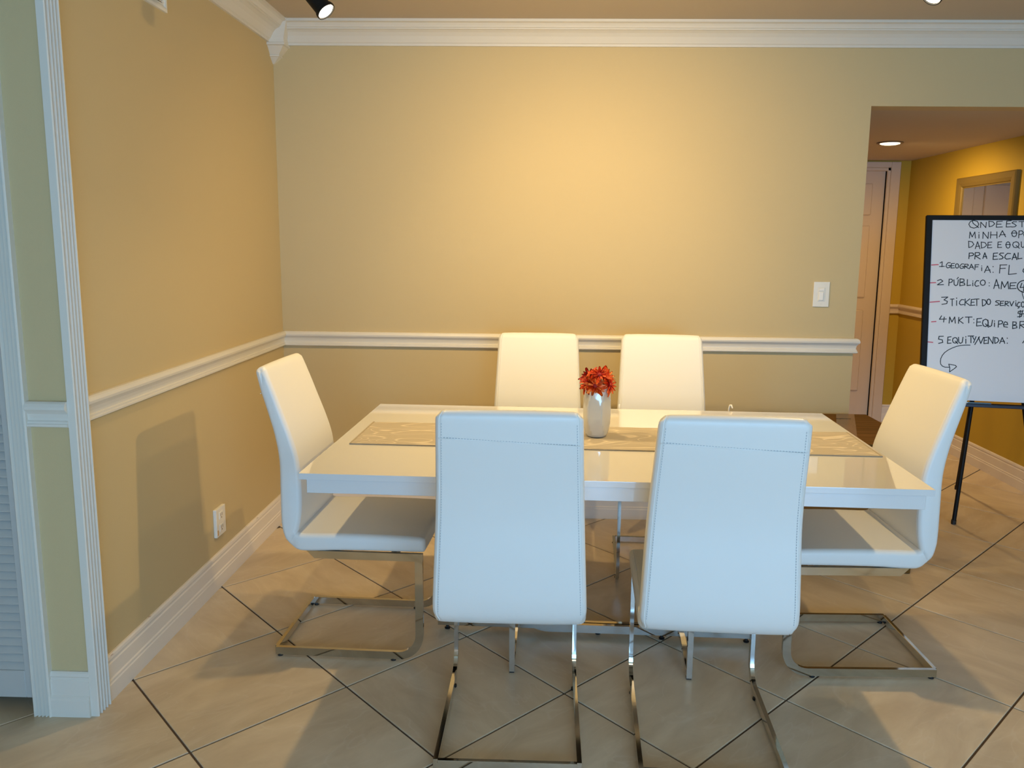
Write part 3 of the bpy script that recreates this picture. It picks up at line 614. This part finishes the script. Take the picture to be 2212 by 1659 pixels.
BLK=[[100,2273,9492,2109,9431,2043,9291,2120,9145,2288,9094,2452,9147,2517,9294,2441,9441,2273,9492],[100,2606,9123,2609,9404,2851,9124,2868,9405],[100,2987,9456,3011,9168,3159,9212,3264,9314,3178,9428,2987,9456],[100,3620,9459,3363,9442,3345,9144,3630,9162],[100,3354,9301,3568,9308],[100,4038,9487,3823,9470,3811,9157,4050,9175],[100,3817,9322,3996,9329],[100,4294,9432,4127,9431,4069,9373,4204,9303,4278,9232,4208,9174,4065,9159],[100,4384,9441,4681,9448],[100,4533,9442,4543,9168],[100,2197,9485,2248,9336,2515,9122],[100,2100,8572,2116,8894,2225,8637,2343,8895,2383,8574],[100,2543,8770,2550,8576],[100,2539,8874,2540,8850],[100,2732,8561,2734,8892,2977,8563,2992,8894],[100,3097,8911,3094,8581],[100,3384,8913,3396,8584],[100,3088,8746,3390,8749],[100,3499,8651,3637,8971,3799,8653],[100,3540,8753,3780,8774],[100,4188,8985,4108,8936,4077,8823,4117,8705,4200,8663,4280,8706,4310,8825,4271,8944,4188,8985],[100,4408,8609,4416,8971],[100,4416,8963,4545,8972,4612,8900,4572,8809,4423,8772],[100,4061,8850,4330,8858],[100,4742,8924,4668,8879,4640,8776,4676,8667,4752,8629,4826,8668,4854,8777,4818,8886,4742,8924],[100,2063,8415,2087,8084,2223,8135,2318,8252,2239,8384,2063,8415],[100,2394,8028,2491,8393,2615,8030],[100,2423,8145,2599,8168],[100,2663,8378,2687,8064,2827,8113,2926,8224,2844,8349,2663,8378],[100,3168,8383,2987,8366,2977,8077,3179,8095],[100,2981,8230,3133,8237],[100,3628,8405,3458,8388,3450,8099,3638,8117],[100,3454,8251,3595,8259],[100,3920,8408,3854,8357,3829,8239,3863,8115,3933,8072,3999,8117,4024,8241,3990,8365,3920,8408],[100,3813,8258,4038,8261],[100,4294,8411,4170,8362,4143,8249,4194,8137,4305,8106,4413,8155,4440,8284,4389,8380,4294,8411],[100,4301,8218,4463,8075],[100,4534,8414,4551,8173,4613,8113,4679,8159,4704,8416],[114,2108,7510,2121,7809],[114,2121,7803,2263,7811,2337,7752,2292,7677,2127,7645],[114,2392,7497,2405,7829,2586,7831,2628,7749,2566,7682,2412,7663,2650,7501],[114,2770,7529,2853,7828,2957,7532],[114,2795,7625,2944,7645],[114,3460,7826,3265,7807,3255,7487,3471,7507],[114,3260,7655,3422,7664],[114,3739,7823,3592,7821,3542,7754,3661,7674,3727,7592,3666,7525,3540,7507],[114,4061,7802,3925,7815,3821,7708,3799,7587,3882,7512,4070,7545],[114,4141,7489,4241,7819,4365,7493],[114,4171,7595,4349,7617],[114,4416,7848,4408,7533,4600,7567],[105,739,7267,843,7335,841,7068],[105,722,7079,959,7097],[105,1238,7292,1135,7296,1056,7198,1039,7087,1104,7019,1216,7048,1243,7146,1140,7144],[105,1439,7257,1287,7243,1279,7015,1447,7030],[105,1283,7135,1409,7142],[105,1557,7246,1502,7210,1480,7128,1508,7043,1566,7013,1621,7044,1643,7131,1615,7217,1557,7246],[105,1883,7236,1787,7239,1713,7153,1697,7056,1757,6996,1862,7022,1888,7108,1792,7106],[105,1923,6999,1934,7225,2068,7227,2099,7171,2053,7125,1938,7112,2115,7002],[105,2152,6990,2242,7230,2349,6993],[105,2179,7067,2336,7083],[105,2422,7206,2412,6941],[105,2412,7198,2594,7209],[105,2416,7087,2560,7097],[105,2734,7066,2740,6900],[105,2731,7155,2731,7134],[105,2872,6810,3003,7149,3159,6815],[105,2911,6918,3140,6943],[105,3268,7130,3269,7105],[105,3279,6842,3279,6817],[105,3600,7218,3582,6789],[105,3584,7205,3911,7223],[105,3590,7025,3849,7042],[105,4024,7208,4004,6731,4375,6785],[110,4856,7078,4759,7089,4685,7002,4669,6903,4729,6842,4864,6869],[110,649,6352,810,6413,912,6328,657,6134,951,6149],[110,1205,6098,1211,6441],[110,1211,6434,1321,6443,1379,6376,1346,6289,1218,6252],[110,1439,6412,1459,6165,1536,6104,1620,6153,1654,6416],[110,1649,6539,1585,6455],[110,1731,6464,1733,6099],[110,1731,6464,1910,6449,1926,6340,1750,6282,1942,6249,1969,6158,1733,6099],[110,2083,6431,2077,6116,2249,6151],[110,2345,6279,2351,6111],[110,2342,6370,2343,6349],[110,2624,6377,2528,6390,2455,6284,2441,6165,2501,6091,2633,6124],[110,2810,6428,2727,6385,2694,6286,2734,6182,2820,6148,2904,6186,2936,6290,2896,6394,2810,6428],[110,3118,6292,3118,6279],[110,3123,6135,3124,6121],[110,3340,5993,3450,6464,3595,5999],[110,3373,6144,3576,6176],[110,3686,5984,3707,6363,3841,6063,3988,6369,4037,5992],[110,4377,6318,4109,6297,4090,6003,4388,6025],[110,4099,6158,4323,6168],[110,4642,6300,4571,6073,4832,6099],[110,4749,6220,4735,5892],[120,5195,6148,5188,6076,5160,6007,5114,5946,5051,5895,4976,5857,4893,5835,4805,5829,4717,5839,4635,5866,4563,5908,4504,5962,4462,6026,4439,6096,4436,6168,4454,6239,4491,6304,4546,6361,4616,6405,4696,6435,4782,6450,4871,6447,4956,6428,5033,6394,5099,6345,5150,6286,5182,6219,5195,6148],[80,4661,5891,4692,5695,4781,5467],[110,881,5488,1180,5506,1002,5356,1171,5284,1142,5168,911,5124],[110,1308,5403,1482,5415],[110,1395,5405,1408,5060],[110,1608,5338,1617,5085],[110,1603,5474,1604,5443],[110,1961,5385,1849,5397,1763,5296,1745,5182,1814,5114,1969,5146],[110,2014,5434,2014,5085],[110,2233,5439,2032,5260,2258,5092],[110,2477,5428,2305,5408,2297,5103,2488,5123],[110,2301,5263,2444,5273],[110,2452,5431,2670,5443],[110,2562,5434,2574,5100],[110,2823,5420,2845,5083,2953,5137,3028,5257,2964,5390,2823,5420],[110,3124,5454,3062,5409,3039,5306,3070,5200,3135,5164,3197,5203,3220,5311,3189,5418,3124,5454],[110,3639,5378,3498,5375,3449,5324,3562,5265,3625,5205,3566,5154,3446,5138],[110,3838,5362,3681,5347,3672,5128,3846,5144],[110,3677,5243,3807,5251],[110,3898,5117,3906,5348,4026,5350,4053,5294,4012,5247,3910,5232,4068,5121],[110,4108,5352,4202,5125,4299,5357],[110,4399,5301,4406,5130],[110,4396,5392,4397,5371],[110,4599,5312,4524,5323,4468,5213,4457,5117,4502,5091,4606,5121],[110,4532,5092,4563,5052,4505,5010],[110,4722,5351,4670,5308,4650,5210,4677,5108,4732,5073,4785,5110,4805,5214,4778,5316,4722,5351],[110,4713,4872,4535,4850,4516,4759,4697,4692,4678,4601,4500,4578],[110,4622,4906,4602,4545],[110,4740,4909,4688,4728,4881,4749],[110,4819,4846,4810,4583],[114,916,4526,823,4344,1152,4369],[114,1050,4465,1026,4203],[114,1292,4154,1310,4477,1424,4222,1548,4484,1590,4163],[114,1742,4473,1743,4157],[114,1943,4479,1759,4315,1966,4164],[114,2054,4492,2371,4507],[114,2213,4497,2224,4198],[114,2460,4394,2460,4379],[114,2466,4220,2467,4205],[114,2828,4454,2611,4428,2600,4050,2842,4077],[114,2605,4249,2786,4262],[114,3013,4410,2900,4347,2876,4207,2924,4070,3026,4034,3124,4096,3147,4255,3100,4373,3013,4410],[114,3021,4172,3171,3998],[114,3128,4363,3148,4100,3224,4036,3307,4088,3339,4370],[114,3437,4236,3444,4043],[114,3433,4339,3434,4316],[114,3622,4016,3632,4352],[114,3632,4345,3761,4356,3829,4290,3789,4205,3639,4167],[114,3852,4148,4062,4169,4024,4279,3935,4305,3861,4191,3889,4052,4056,4029],[114,4296,4315,4299,3964],[114,4296,4315,4446,4302,4460,4197,4312,4140,4473,4110,4496,4023,4299,3964],[114,4617,3980,4630,4342,4813,4347,4856,4258,4793,4184,4637,4161,4879,3989],[114,1041,3469,836,3455,816,3313,996,3281,1027,3152,824,3089],[114,1416,3455,1260,3433,1254,3103,1428,3127],[114,1257,3277,1387,3288],[114,1608,3422,1509,3372,1488,3265,1529,3159,1618,3131,1704,3180,1725,3303,1684,3394,1608,3422],[114,1614,3238,1745,3105],[114,1769,3444,1789,3186,1866,3125,1950,3176,1983,3451],[114,2117,3364,2126,3134],[114,2113,3488,2114,3460],[114,2218,3518,2491,3534],[114,2355,3522,2368,3175],[114,2432,3499,2504,3359],[114,2599,3504,2494,3186],[114,2760,3500,2553,3089],[114,2712,3475,2833,3158,2954,3483],[114,3135,3489,2989,3467,2984,3153,3147,3176],[114,2986,3319,3109,3329],[114,3187,3160,3186,3507,3403,3168,3415,3515],[114,3476,3490,3497,3181,3603,3231,3677,3342,3614,3464,3476,3490],[114,3719,3189,3828,3495,3958,3197],[114,3751,3287,3942,3311],[114,4065,3477,4066,3455],[114,4074,3223,4075,3201],[114,4899,3433,4786,3249],[100,2333,3055,2113,3050,1901,3026,1689,2966,1478,2868,1297,2762,1133,2623,1025,2469,961,2300,948,2149,971,2017,1052,1920,1177,1868,1376,1873],[100,1355,2032,1540,2006,1679,1978,1727,1914,1639,1820,1407,1634,1408,1851,1355,2032]]
RED=[[130,339,7157,657,7185],[130,296,6229,568,6245],[130,333,5220,789,5271],[130,448,4202,658,4225],[130,295,3151,544,3136]]

ink('handwriting', BLK, inkm, .0007)['kind'] = 'stuff'; 
for st in RED: ink('red_dash', [st], redm, .0008)
def leg(a, b):
    bm = bmesh.new(); a = Vector(a)-Vector((3.68, .12, 0)); b = Vector(b)-Vector((3.68, .12, 0)); tube(bm, [a+Vector((0, 0, .004)), b], .0105, 14)
    l = from_bm('leg', bm, blackm, eb, 50)
    bm = bmesh.new(); tube(bm, [a+Vector((0, 0, 0)), a+Vector((0, 0, .022))], .0125, 14); from_bm('rubber_foot', bm, blackp, l, 50)
leg((3.507, .012, 0), (3.682, .185, 1.52)); leg((3.90, -.055, 0), (3.712, .180, 1.52)); leg((3.83, .62, 0), (3.70, .20, 1.52))

# ---------------------------------------------------------------- cardboard box behind the table
bxo = thing('cardboard_box', 'closed brown cardboard box with clear tape on top, by the end of the back wall', 'box', (2.70, -.345, 0))
box('box_body', (-.285, -.305, .001), (.287, .305, .583), card, bxo, .002)
box('flap', (-.287, -.307, .583), (.289, -.001, .589), card, bxo, .001); box('flap', (-.287, .001, .583), (.289, .307, .589), card, bxo, .001)
bm = bmesh.new(); v = [bm.verts.new((x, y, z)) for z in (.5892, .5898) for x, y in ((.139, .306), (-.073, -.300), (.018, -.300), (.230, .306))]
bm.faces.new(v[0:4][::-1]); bm.faces.new(v[4:8])
for k in range(4): bm.faces.new((v[k], v[(k+1) % 4], v[4+(k+1) % 4], v[4+k]))
from_bm('packing_tape', bm, tapem, bxo)
def lettering(txt, size, loc, m, parent, rot=(0, 0, 0)):
    cu = bpy.data.curves.new('lettering', 'FONT'); cu.body = txt; cu.size = size; cu.align_x = 'CENTER'; cu.extrude = .0002
    t = bpy.data.objects.new('lettering', cu); C.objects.link(t); bpy.context.view_layer.update()
    me = bpy.data.meshes.new_from_object(t.evaluated_get(bpy.context.evaluated_depsgraph_get())); bpy.data.objects.remove(t)
    me.materials.clear(); me.materials.append(m); o = put('lettering', me, m, parent); o.location = loc; o.rotation_euler = rot; return o
lettering('apbeo', .030, (.135, .185, .5901), inkm, bxo)
box('printed_mark', (.14, -.3062, .225), (.175, -.3052, .255), inkm, bxo)
